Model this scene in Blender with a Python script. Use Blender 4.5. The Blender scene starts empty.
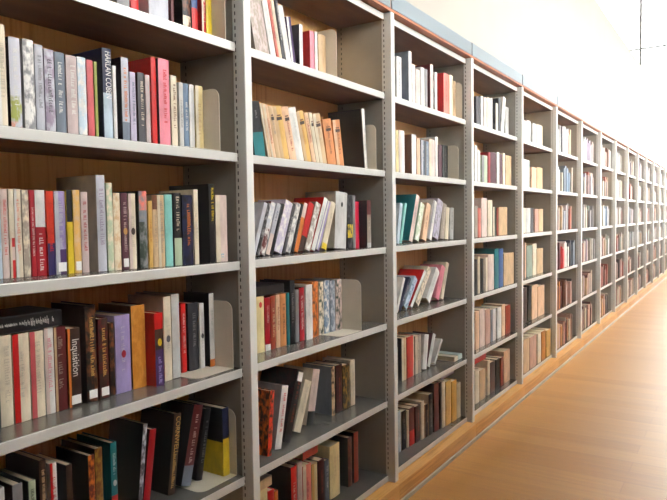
import bpy, bmesh, math, random
from mathutils import Matrix, Vector

S = bpy.context.scene
COL = S.collection
W = 0.95                       # width of one bookcase bay in metres
ZO = 0.075                     # height of shelf datum above the floor, in bay widths

# ---------------------------------------------------------------- camera
cd = bpy.data.cameras.new('camera')
cam = bpy.data.objects.new('camera', cd)
COL.objects.link(cam)
Fv = Vector((-0.545756, 0.836464, -0.049779))
Rv = Vector((0.837809, 0.545772, -0.014482))
Uv = Vector((-0.015055, 0.049609, 0.998655))
Bk = -Fv
cam.matrix_world = Matrix(((Rv.x, Uv.x, Bk.x, 1.2682), (Rv.y, Uv.y, Bk.y, -0.5171), (Rv.z, Uv.z, Bk.z, 1.2625), (0, 0, 0, 1)))
cd.lens = 33.8508
cd.sensor_width = 36
cd.sensor_fit = 'HORIZONTAL'
cd.clip_start = 0.02
cd.clip_end = 200
S.camera = cam

# ---------------------------------------------------------------- sky and exposure
wd = bpy.data.worlds.new('overcast_sky')
S.world = wd
wd.use_nodes = True
bg = wd.node_tree.nodes['Background']
bg.inputs[0].default_value = (1.0, 0.99, 0.965, 1)
bg.inputs[1].default_value = 16.5
S.view_settings.view_transform = 'Standard'
S.view_settings.look = 'None'
S.view_settings.gamma = 1
S.view_settings.use_curve_mapping = False
S.view_settings.exposure = 0.0

# ---------------------------------------------------------------- materials
def lin(c):
    return tuple(((v / 255) / 12.92 if v / 255 <= 0.04045 else ((v / 255 + 0.055) / 1.055) ** 2.4) for v in c) + (1,)

def base_mat(name, rough=0.5, metal=0.0, spec=0.5):
    m = bpy.data.materials.new(name)
    m.use_nodes = True
    b = m.node_tree.nodes['Principled BSDF']
    b.inputs['Roughness'].default_value = rough
    b.inputs['Metallic'].default_value = metal
    b.inputs['Specular IOR Level'].default_value = spec
    return m, m.node_tree, b

def noisy(name, c1, c2, scale=(1, 1, 1), rough=0.5, metal=0.0, detail=4, nscale=5, lo=0.35, hi=0.65, spec=0.5, bump=0.0, rvar=0.0):
    m, t, b = base_mat(name, rough, metal, spec)
    N, L = t.nodes, t.links
    tc = N.new('ShaderNodeTexCoord'); mp = N.new('ShaderNodeMapping'); nz = N.new('ShaderNodeTexNoise'); cr = N.new('ShaderNodeValToRGB')
    mp.inputs['Scale'].default_value = scale
    nz.inputs['Scale'].default_value = nscale; nz.inputs['Detail'].default_value = detail
    cr.color_ramp.elements[0].position = lo; cr.color_ramp.elements[1].position = hi
    cr.color_ramp.elements[0].color = lin(c1); cr.color_ramp.elements[1].color = lin(c2)
    L.new(tc.outputs['Object'], mp.inputs[0]); L.new(mp.outputs[0], nz.inputs['Vector'])
    L.new(nz.outputs['Fac'], cr.inputs[0]); L.new(cr.outputs[0], b.inputs['Base Color'])
    if bump:
        bp = N.new('ShaderNodeBump'); bp.inputs['Strength'].default_value = bump; bp.inputs['Distance'].default_value = 0.002
        L.new(nz.outputs['Fac'], bp.inputs['Height']); L.new(bp.outputs[0], b.inputs['Normal'])
    if rvar:
        mr = N.new('ShaderNodeMapRange'); mr.inputs['To Min'].default_value = rough - rvar; mr.inputs['To Max'].default_value = rough + rvar
        L.new(nz.outputs['Fac'], mr.inputs[0]); L.new(mr.outputs[0], b.inputs['Roughness'])
    return m

PAL = dict(black=(22, 20, 22), charcoal=(48, 48, 54), dgrey=(78, 76, 80), grey=(135, 133, 134), lgrey=(200, 198, 194), silver=(190, 190, 198), white=(224, 220, 214),
    cream=(222, 208, 182), beige=(196, 184, 164), taupe=(158, 144, 130), tan=(206, 174, 134), brown=(112, 66, 40), dbrown=(54, 34, 28), maroon=(92, 26, 28), dmaroon=(58, 18, 20),
    red=(200, 28, 26), redbright=(196, 44, 24), redorange=(214, 62, 34), crimson=(164, 22, 36), crimsonpink=(214, 40, 74), rose=(206, 92, 96), salmon=(222, 120, 104), pink=(224, 132, 146), brick=(158, 62, 40),
    pinkcream=(216, 194, 184), pinkgrey=(196, 176, 172), dusty=(190, 148, 132), mauve=(150, 134, 152), lilac=(188, 178, 198), lavender=(160, 144, 190), purple=(72, 44, 92), plum=(88, 46, 58), indigo=(54, 46, 92),
    navy=(30, 34, 66), blue=(52, 84, 140), steel=(106, 128, 152), slate=(112, 122, 134), paleblue=(186, 202, 214), paleaqua=(190, 208, 204), cyan=(90, 170, 196), aqua=(136, 202, 192), teal=(20, 112, 116),
    sage=(140, 154, 140), palegreen=(176, 190, 160), dgreen=(52, 64, 52), ygreen=(150, 156, 70), yellow=(226, 196, 46), yellow2=(214, 160, 60), lyellow=(226, 206, 150), gold=(214, 170, 92), dgold=(150, 116, 50),
    peach=(226, 184, 148), orange=(216, 120, 46), orangetan=(210, 138, 84), ochre=(190, 122, 44), ochre2=(206, 140, 60), flame=(220, 110, 40))
CACHE = {}
def cmat(c):                                   # printed cover stock of one colour
    if c not in CACHE:
        r, g, b_ = PAL[c]
        d = (int(r * .86), int(g * .86), int(b_ * .86))
        CACHE[c] = noisy('cover_' + c, d, (r, g, b_), (1, 1, .5), 0.42, 0, 3, 30, .3, .6, 0.4)
    return CACHE[c]
def busy_mat(c1, c2):                          # printed picture pattern of two colours
    k = (c1, c2)
    if k not in CACHE:
        CACHE[k] = noisy('print_%s_%s' % k, PAL[c1], PAL[c2], (1, 1, .6), 0.4, 0, 5, 70, .44, .60, 0.4)
    return CACHE[k]
M_page = noisy('page_edges', (206, 188, 152), (232, 218, 188), (1, 200, 1), .85, 0, 2, 6)
M_label = noisy('sticker_paper', (226, 224, 218), (244, 242, 238), (1, 1, 1), .6)
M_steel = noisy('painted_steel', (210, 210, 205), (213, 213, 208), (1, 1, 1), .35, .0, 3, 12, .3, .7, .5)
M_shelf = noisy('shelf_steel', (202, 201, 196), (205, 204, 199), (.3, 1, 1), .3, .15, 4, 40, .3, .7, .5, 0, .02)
M_top = noisy('shelf_top_steel', (124, 121, 114), (129, 126, 119), (.3, 1, 1), .26, .5, 4, 40, .3, .7, .5)  # same steel as the lip, with its dark reflections put into the colour
M_belly = noisy('shelf_underside_brown', (88, 60, 38), (104, 72, 48), (1, .2, 1), .7, .0, 4, 20, .35, .65, .2)  # darker brown for the underside faces of the shelf
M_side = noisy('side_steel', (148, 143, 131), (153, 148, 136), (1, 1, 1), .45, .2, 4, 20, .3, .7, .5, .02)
M_slot = noisy('slot_shadow', (34, 34, 34), (44, 43, 42), (1, 1, 1), .8)
M_cornice = noisy('cornice_enamel', (128, 140, 147), (133, 145, 152), (1, .3, 1), .3, .1, 2, 4)
M_end = noisy('bookend_enamel', (206, 198, 180), (216, 208, 190), (1, 1, 1), .42, .1, 3, 12)
M_wall = noisy('wall_plaster', (160, 153, 143), (164, 157, 147), (1, 1, 1), .8, 0, 3, 3, .3, .7, .2, .05)
M_ceil = noisy('ceiling_plaster', (236, 234, 230), (242, 240, 236), (1, 1, 1), .85, 0, 3, 3)
M_mull = noisy('mullion_metal', (70, 68, 66), (80, 78, 76), (1, 1, 1), .5, .3)
M_strip = noisy('skirting_aluminium', (176, 172, 164), (200, 196, 188), (1, .2, 1), .35, .6, 3, 20)

def wood(name, cdark, clight, axis, rough=.42, coat=0.0):
    m, t, b = base_mat(name, rough)
    N, L = t.nodes, t.links
    tc = N.new('ShaderNodeTexCoord'); mp = N.new('ShaderNodeMapping'); nz = N.new('ShaderNodeTexNoise'); n2 = N.new('ShaderNodeTexNoise'); cr = N.new('ShaderNodeValToRGB'); ad = N.new('ShaderNodeMath')
    sc = [38, 38, 38]; sc[axis] = 1.3
    mp.inputs['Scale'].default_value = sc
    nz.inputs['Scale'].default_value = 2; nz.inputs['Detail'].default_value = 6; nz.inputs['Distortion'].default_value = .6
    n2.inputs['Scale'].default_value = 1.3
    ad.operation = 'ADD'
    cr.color_ramp.elements[0].position = .8; cr.color_ramp.elements[1].position = 1.25
    cr.color_ramp.elements[0].color = lin(cdark); cr.color_ramp.elements[1].color = lin(clight)
    L.new(tc.outputs['Object'], mp.inputs[0]); L.new(mp.outputs[0], nz.inputs['Vector']); L.new(tc.outputs['Object'], n2.inputs['Vector'])
    L.new(nz.outputs['Fac'], ad.inputs[0]); L.new(n2.outputs['Fac'], ad.inputs[1]); L.new(ad.outputs[0], cr.inputs[0]); L.new(cr.outputs[0], b.inputs['Base Color'])
    b.inputs['Coat Weight'].default_value = coat
    return m
M_back = wood('oak_back_board', (226, 160, 82), (246, 192, 114), 2, .5)
M_plinth = wood('beech_plinth', (196, 136, 64), (222, 166, 92), 1, .4)
M_under = wood('oak_cornice_board', (150, 84, 46), (178, 104, 60), 1, .45)

def floor_mat():
    m, t, b = base_mat('varnished_parquet', .3)
    N, L = t.nodes, t.links
    tc = N.new('ShaderNodeTexCoord'); mp = N.new('ShaderNodeMapping'); br = N.new('ShaderNodeTexBrick'); nz = N.new('ShaderNodeTexNoise'); mp2 = N.new('ShaderNodeMapping'); mx = N.new('ShaderNodeMixRGB')
    br.inputs['Scale'].default_value = 1.0; br.inputs['Brick Width'].default_value = 1.3; br.inputs['Row Height'].default_value = .14
    br.inputs['Mortar Size'].default_value = .0012; br.offset = .37
    br.inputs['Color1'].default_value = lin((196, 138, 60)); br.inputs['Color2'].default_value = lin((208, 154, 76)); br.inputs['Mortar'].default_value = lin((180, 122, 56))
    mp2.inputs['Scale'].default_value = (1.2, 26, 1)
    nz.inputs['Scale'].default_value = 1.6; nz.inputs['Detail'].default_value = 5
    L.new(tc.outputs['Object'], mp.inputs[0]); L.new(mp.outputs[0], br.inputs['Vector']); L.new(tc.outputs['Object'], mp2.inputs[0]); L.new(mp2.outputs[0], nz.inputs['Vector'])
    mx.blend_type = 'MULTIPLY'; mx.inputs['Fac'].default_value = .45
    cr = N.new('ShaderNodeValToRGB'); cr.color_ramp.elements[0].position = .3; cr.color_ramp.elements[1].position = .65
    cr.color_ramp.elements[0].color = (.72, .66, .58, 1); cr.color_ramp.elements[1].color = (1, 1, 1, 1)
    L.new(nz.outputs['Fac'], cr.inputs[0]); L.new(br.outputs['Color'], mx.inputs[1]); L.new(cr.outputs[0], mx.inputs[2]); L.new(mx.outputs[0], b.inputs['Base Color'])
    mr = N.new('ShaderNodeMapRange'); mr.inputs['To Min'].default_value = .34; mr.inputs['To Max'].default_value = .46
    b.inputs['Specular IOR Level'].default_value = .7
    L.new(nz.outputs['Fac'], mr.inputs[0]); L.new(mr.outputs[0], b.inputs['Roughness'])
    return m
M_floor = floor_mat()
M_panel = wood('dimming_panelling', (96, 62, 36), (120, 80, 48), 2, .5)  # dark brown on unseen walls, chosen to dim and warm the bounce light

def glass_mat():
    m = bpy.data.materials.new('window_glass'); m.use_nodes = True
    t = m.node_tree; N, L = t.nodes, t.links
    N.remove(N['Principled BSDF'])
    tr = N.new('ShaderNodeBsdfTransparent'); gl = N.new('ShaderNodeBsdfGlossy'); mx = N.new('ShaderNodeMixShader'); fr = N.new('ShaderNodeFresnel')
    tr.inputs[0].default_value = (.97, .98, .98, 1); gl.inputs['Roughness'].default_value = .02; fr.inputs[0].default_value = 1.3
    L.new(fr.outputs[0], mx.inputs[0]); L.new(tr.outputs[0], mx.inputs[1]); L.new(gl.outputs[0], mx.inputs[2]); L.new(mx.outputs[0], N['Material Output'].inputs[0])
    return m
M_glass = glass_mat()

# ---------------------------------------------------------------- mesh helpers
class MB:
    def __init__(s): s.v = []; s.f = []; s.m = []; s.mats = []
    def mi(s, m):
        if m not in s.mats: s.mats.append(m)
        return s.mats.index(m)
    def box(s, x0, x1, y0, y1, z0, z1, m):
        n = len(s.v); i = s.mi(m)
        s.v += [(x0, y0, z0), (x1, y0, z0), (x1, y1, z0), (x0, y1, z0), (x0, y0, z1), (x1, y0, z1), (x1, y1, z1), (x0, y1, z1)]
        for q in ((0, 3, 2, 1), (4, 5, 6, 7), (0, 1, 5, 4), (1, 2, 6, 5), (2, 3, 7, 6), (3, 0, 4, 7)): s.f.append(tuple(n + a for a in q)); s.m.append(i)
        return s
    def poly(s, pts, m):
        n = len(s.v); s.v += pts; s.f.append(tuple(range(n, n + len(pts)))); s.m.append(s.mi(m)); return s
    def mesh(s, name):
        me = bpy.data.meshes.new(name); me.from_pydata(s.v, [], s.f)
        for m in s.mats: me.materials.append(m)
        me.polygons.foreach_set('material_index', s.m); me.update(); return me
    def build(s, name, parent=None, bevel=0):
        o = bpy.data.objects.new(name, s.mesh(name)); COL.objects.link(o)
        if parent: o.parent = parent
        if bevel:
            b = o.modifiers.new('bevel', 'BEVEL'); b.width = bevel; b.segments = 2; b.limit_method = 'ANGLE'
        return o
def tag(o, label=None, cat=None, group=None, kind=None):
    for k, v in (('label', label), ('category', cat), ('group', group), ('kind', kind)):
        if v: o[k] = v
    return o
def empty(name, loc, rot=(0, 0, 0)):
    o = bpy.data.objects.new(name, None); COL.objects.link(o); o.location = loc; o.rotation_euler = rot; o.empty_display_size = .05
    return o

# ---------------------------------------------------------------- the room
NB = 20                                         # bays in the run
YF = 19.475                                     # far glazed wall
XR = 2.15                                        # unseen right wall, set close to cut low light
XW = -.325 * W                                  # face of the wall behind the shelves
HW = (4.07 + ZO) * W                            # its height
HC = 7.4
def struct(mb, name, bevel=0):
    return tag(mb.build(name, None, bevel), kind='structure')
struct(MB().box(-6, XR + .3, -5, YF + .4, -.15, 0, M_floor), 'floor')
struct(MB().box(XW - .18, XW, -5, YF - .02, 0, HW, M_wall), 'wall_left')
struct(MB().box(-6.2, -6, -5, YF + .4, 0, HC, M_wall), 'wall_side')
struct(MB().box(-6.2, XR + .3, -5.2, -5, 0, HC, M_panel), 'wall_near')  # unseen end wall, made dark to dim the bookcase sides
# unseen right wall, its solid base and high windows shaped to shade lower shelves
WT = 3.5
def sill(y): return 2.25 if y < 3.4 else 1.5
YS = 4.1
wr = MB()
wy = [-.6 + 2.0 * i for i in range(10)]
wr.box(XR, XR + .25, -5, YS, 0, 2.25, M_panel).box(XR, XR + .25, YS, YF + .4, 0, 1.5, M_wall).box(XR, XR + .25, -5, YF + .4, WT, HC, M_wall)
edges = [-5] + [e_ for y in wy for e_ in (y, y + 1.9)] + [YF + .4]
for a, b_ in zip(edges[::2], edges[1::2]): wr.box(XR, XR + .25, a, b_, 2.25 if a < YS - .5 else 1.5, WT, M_wall)
struct(wr, 'wall_right_shading')
wn = 1
def window(boxes_frame, boxes_glass):
    global wn
    o = tag(boxes_frame.build('window_%d' % wn), kind='structure'); wn += 1
    boxes_glass.build('pane', o)
    return o
for y in wy:
    SILL = sill(y); f_ = MB()
    for a, b_, c, d in ((y, y + .06, SILL, WT), (y + 1.84, y + 1.9, SILL, WT), (y + .06, y + 1.84, SILL, SILL + .06), (y + .06, y + 1.84, WT - .06, WT), (y + .06, y + 1.84, 2.85, 2.9)): f_.box(XR + .06, XR + .12, a, b_, c, d, M_mull)
    window(f_, MB().box(XR + .085, XR + .095, y + .05, y + 1.85, SILL + .05, WT - .05, M_glass))
# far glazed wall
struct(MB().box(-6, XR, YF, YF + .2, 0, .3, M_wall), 'wall_far')
f_ = MB()
xm = [-1.245 + 2.3 * k for k in range(-2, 3)]
for x in xm: f_.box(x - .03, x + .03, YF + .02, YF + .12, .3, HC, M_mull)
for z in (2.2, 4.1, 5.975): 
    xs = [-6] + xm + [XR]
    for a, b_ in zip(xs, xs[1:]): f_.box(a + (.03 if a > -6 else 0), b_ - (.03 if b_ < XR else 0), YF + .02, YF + .12, z - .02, z + .02, M_mull)
window(f_, MB().box(-6, XR, YF + .065, YF + .075, .3, HC, M_glass))
# unseen ceiling; rooflight added for top light, left shut over the near end
SX0, SX1 = 1.5, 2.5
ce = MB().box(-6.2, SX0, -5.2, YF + .4, HC, HC + .25, M_ceil).box(SX1, XR + .3, -5.2, YF + .4, HC, HC + .25, M_ceil)
ce.box(SX0, SX1, -5.2, 1.5, HC, HC + .25, M_ceil)
for y in [4 + 3 * i for i in range(6)]: ce.box(SX0, SX1, y, y + .5, HC, HC + .25, M_ceil)
struct(ce, 'ceiling')
window(MB().box(SX0, SX1, 1.5, 1.6, HC + .25, HC + .3, M_mull), MB().box(SX0, SX1, 1.5, YF + .4, HC + .26, HC + .27, M_glass))

# added haze volume, standing in for lens glare over the far bays
hm = bpy.data.materials.new('glare_haze'); hm.use_nodes = True
ht = hm.node_tree; ht.nodes.remove(ht.nodes['Principled BSDF'])
hv = ht.nodes.new('ShaderNodeVolumeScatter'); hv.inputs['Density'].default_value = .022; hv.inputs['Anisotropy'].default_value = .5
ht.links.new(hv.outputs[0], ht.nodes['Material Output'].inputs['Volume'])
tag(MB().box(.04, XR - .01, -4.9, YF - .1, .01, HC - .02, hm).build('haze'), 'added pale haze standing in for lens glare along the aisle', 'haze', kind='stuff')

# ---------------------------------------------------------------- the bookcase run
ZS = [2.1763, 1.8228, 1.4711, 1.1215, .7689, .4069, .0543]
TH = .030 * W; PW = .034 * W; DP = .30 * W; EE = .034 * W
def zw(z): return (z + ZO) * W
ORD = ['first', 'second', 'third', 'fourth', 'fifth', 'sixth', 'seventh', 'eighth', 'ninth', 'tenth', 'eleventh', 'twelfth', 'thirteenth', 'fourteenth', 'fifteenth', 'sixteenth', 'seventeenth', 'eighteenth', 'nineteenth', 'twentieth']
def shelf_mesh():
    m = MB(); y0, y1 = PW + .003, W - .003
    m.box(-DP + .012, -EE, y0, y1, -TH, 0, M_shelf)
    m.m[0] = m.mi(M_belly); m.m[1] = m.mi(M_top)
    return m.mesh('shelf')
def bay_parts(root, right_end=False):
    me = []
    def add(mb, name, parent=root, bevel=0): return mb.build(name, parent, bevel)
    zt = zw(2.180)
    add(MB().box(-DP, -DP + .010, PW + .0005, W - .0005, zw(.022), zt, M_back), 'back_panel')
    ys_ = [0, W] if right_end else [0]
    for y in ys_:
        add(MB().box(-.047, 0, y, y + PW, zw(.022), zt - .0005, M_steel), 'post', root, .0025)
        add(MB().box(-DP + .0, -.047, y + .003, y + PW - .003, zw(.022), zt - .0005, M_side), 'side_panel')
        for xa in (-.037, -DP + .03):
            for side in (0, 1):
                sl = MB(); z = zw(.08)
                ya = (y if xa > -.05 else y + .003) if not side else (y + PW if xa > -.05 else y + PW - .003)
                while z < zt - .03:
                    sl.box(xa, xa + .004, ya - (0 if side else .0008), ya + (.0008 if side else 0), z, z + .011, M_slot); z += .022
                add(sl, 'slotted_strip')
    for i, z in enumerate(ZS):
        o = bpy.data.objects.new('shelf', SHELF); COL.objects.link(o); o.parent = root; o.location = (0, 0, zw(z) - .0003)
        b = o.modifiers.new('bevel', 'BEVEL'); b.width = .003; b.segments = 2
    add(MB().box(-DP, .001, .0003, W - .0003, zt, zt + .010, M_under).box(-.012, -.0045, .0003, W - .0003, zt + .010, zw(2.265) - .006, M_under), 'cornice_board')
    add(MB().box(-.004, .004, .008, W - .008, zt + .0102, zw(2.265), M_cornice).box(-DP, -.004, .006, W - .006, zw(2.265) - .004, zw(2.265), M_cornice), 'cornice_panel', root, .002)
    add(MB().box(-DP, .022, .0003, W - .0003, .020, zw(.0215), M_plinth), 'plinth', root, .0015)
    add(MB().box(-.02, .030, .0003, W - .0003, .0, .0198, M_strip), 'skirting_strip', root, .002)
SHELF = shelf_mesh()
proto = None
for i in range(NB):
    if i == 0 or i == NB - 1:
        root = empty('bookcase', (0, i * W, 0))
        bay_parts(root, i > 0)
        if i == 0: proto = root; kids = list(root.children)
    else:
        root = proto.copy(); COL.objects.link(root); root.location = (0, i * W, 0)
        for k in kids:
            c = k.copy(); COL.objects.link(c); c.parent = root
    if i == 0: lab = 'grey steel and oak bookcase bay nearest the camera, cut by the left frame edge'
    elif i < 14: lab = '%s grey steel bookcase bay from the left of the long row' % ORD[i]
    else: lab = '%s bay of the steel bookcase row, at its far end' % ORD[i]
    tag(root, lab, 'bookcase', 'joined bays of the long bookcase row')

# ---------------------------------------------------------------- books
rnd = random.Random(4)
def parse(cols):
    p = cols.split(); out = []; z = 0.0; c = p[0]
    for k in range(1, len(p), 2):
        out.append((z, float(p[k]), c)); z = float(p[k]); c = p[k + 1]
    out.append((z, 1.0, c)); return out
def cover_mb(T, H, D, cols, k, rnd_spine=True):
    """case of a book: two boards and a slightly rounded spine, spine towards +x"""
    mb = MB(); tc = min(.0022, T * .16); cside = k.get('c') or max(parse(cols), key=lambda a: a[1] - a[0])[2]
    bulge = min(.003, T * .12)
    n = 6 if T > .006 else 2
    out = []
    for j in range(n + 1):
        u = j / n; out.append((bulge * (1 - (2 * u - 1) ** 2) - bulge, T * u))
    bands = parse(cols)
    cs = busy_mat(*cside.split('/')) if '/' in cside else cmat(cside)
    zs = sorted({0.0, 1.0} | {b[0] for b in bands} | {b[1] for b in bands})
    for a, b_ in zip(zs, zs[1:]):
        col = [c for (p, q, c) in bands if p <= a + 1e-6 < q][0]
        za, zb = a * H, b_ * H
        for j in range(n):
            u = (j + .5) / n; m = None
            if 'vsl' in k and u < k['vsl'][1]: m = cmat(k['vsl'][0])
            elif 'vsr' in k and u > 1 - k['vsr'][1]: m = cmat(k['vsr'][0])
            elif 'vs' in k and u < .3 and n > 3: m = cmat(k['vs'])
            elif 'busy' in k and u > .0: m = busy_mat(col, k['busy'])
            m = m or cmat(col)
            (xa, ya), (xb, yb) = out[j], out[j + 1]
            mb.poly([(xa, ya, za), (xb, yb, za), (xb, yb, zb), (xa, ya, zb)], m)
            mb.poly([(-tc * 1.6, ya, zb), (-tc * 1.6, yb, zb), (-tc * 1.6, yb, za), (-tc * 1.6, ya, za)][::-1] if False else [(-tc - bulge, yb, za), (-tc - bulge, ya, za), (-tc - bulge, ya, zb), (-tc - bulge, yb, zb)], cs)
            if za == 0: mb.poly([(xa, ya, 0), (-tc - bulge, ya, 0), (-tc - bulge, yb, 0), (xb, yb, 0)], m)
            if abs(zb - H) < 1e-9: mb.poly([(xa, ya, H), (xb, yb, H), (-tc - bulge, yb, H), (-tc - bulge, ya, H)], m)
    xe = -bulge
    if k.get('cb'): 
        mb.box(-D, xe, 0, tc, 0, H * .5, cmat(k['cb'])); mb.box(-D, xe, 0, tc, H * .5, H, cs)
    else: mb.box(-D, xe, 0, tc, 0, H, cs)
    mb.box(-D, xe, T - tc, T, 0, H, cs)
    return mb, tc, bulge
def pages_mb(T, H, D, tc, bulge):
    ins = .003 if T > .018 else .0008
    return MB().box(-D + ins * 1.3, -tc - bulge - .0003, tc + .0001, T - tc - .0001, ins, H - ins, M_page)
def glyphs(T, H, rg, col, seed):
    """small worn lettering running down the spine, too small to read"""
    r = random.Random(seed); mb = MB(); m = cmat(col)
    w = min(.0115, T * .42); yc = T * (.5 + r.uniform(-.06, .06)); z = H * rg[1]; x = .0004
    gl = w * r.uniform(.5, .62); s = w * .15
    while z - gl > H * rg[0]:
        if r.random() < .16: z -= gl * .9; continue
        hh = w * r.choice((1, 1, .8, .7)); y0 = yc - w / 2; y1 = y0 + hh
        t = r.randrange(5); zb = z - gl * .78
        if t != 4: mb.box(0, x, y0, y1, z - s, z, m)
        else: mb.box(0, x, y0, y1, (z + zb) / 2 - s / 2, (z + zb) / 2 + s / 2, m)
        if t in (0, 3): mb.box(0, x, y0, y0 + hh * .95, zb, zb + s, m)
        if t in (1, 3): mb.box(0, x, y1 - s, y1, zb + s, z - s, m)
        if t in (1, 2): mb.box(0, x, y0, y0 + s, zb, z - s, m)
        if t in (0, 1): mb.box(0, x, y0 + hh * .45, y0 + hh * .45 + s, zb + s, z - s, m)
        z -= gl
    return mb
AUTO = dict(black='grey', charcoal='grey', dgrey='lgrey', navy='silver', dbrown='tan', maroon='pinkgrey', dmaroon='brick', white='lgrey', cream='beige', lgrey='grey', tan='taupe', peach='brick', red='pinkcream', crimson='pinkcream',
    taupe='cream', pinkcream='pinkgrey', steel='lgrey', slate='lgrey', teal='paleaqua', orangetan='brown', salmon='crimson', silver='slate', gold='ochre', lyellow='tan', dusty='brown', brick='tan', lilac='purple', plum='pinkgrey', ochre='brown', palegreen='dgreen')
DG = None
def text_mesh(txt, size, col):
    cu = bpy.data.curves.new('lettering', 'FONT'); cu.body = txt; cu.size = size; cu.extrude = .0002; cu.align_x = 'LEFT'; cu.align_y = 'CENTER'
    o = bpy.data.objects.new('lettering', cu); COL.objects.link(o)
    bpy.context.view_layer.update()
    me = bpy.data.meshes.new_from_object(o.evaluated_get(bpy.context.evaluated_depsgraph_get()))
    bpy.data.objects.remove(o); me.materials.clear(); me.materials.append(cmat(col))
    return me

BAYN = ['nearest bay', 'second bay', 'third bay', 'fourth bay', 'fifth bay']
ROWN = ['', 'top shelf', 'second shelf', 'third shelf', 'fourth shelf', 'fifth shelf', 'bottom shelf']
ROWG = ['', 'top', 'second', 'third', 'fourth', 'fifth', 'bottom']
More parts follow.
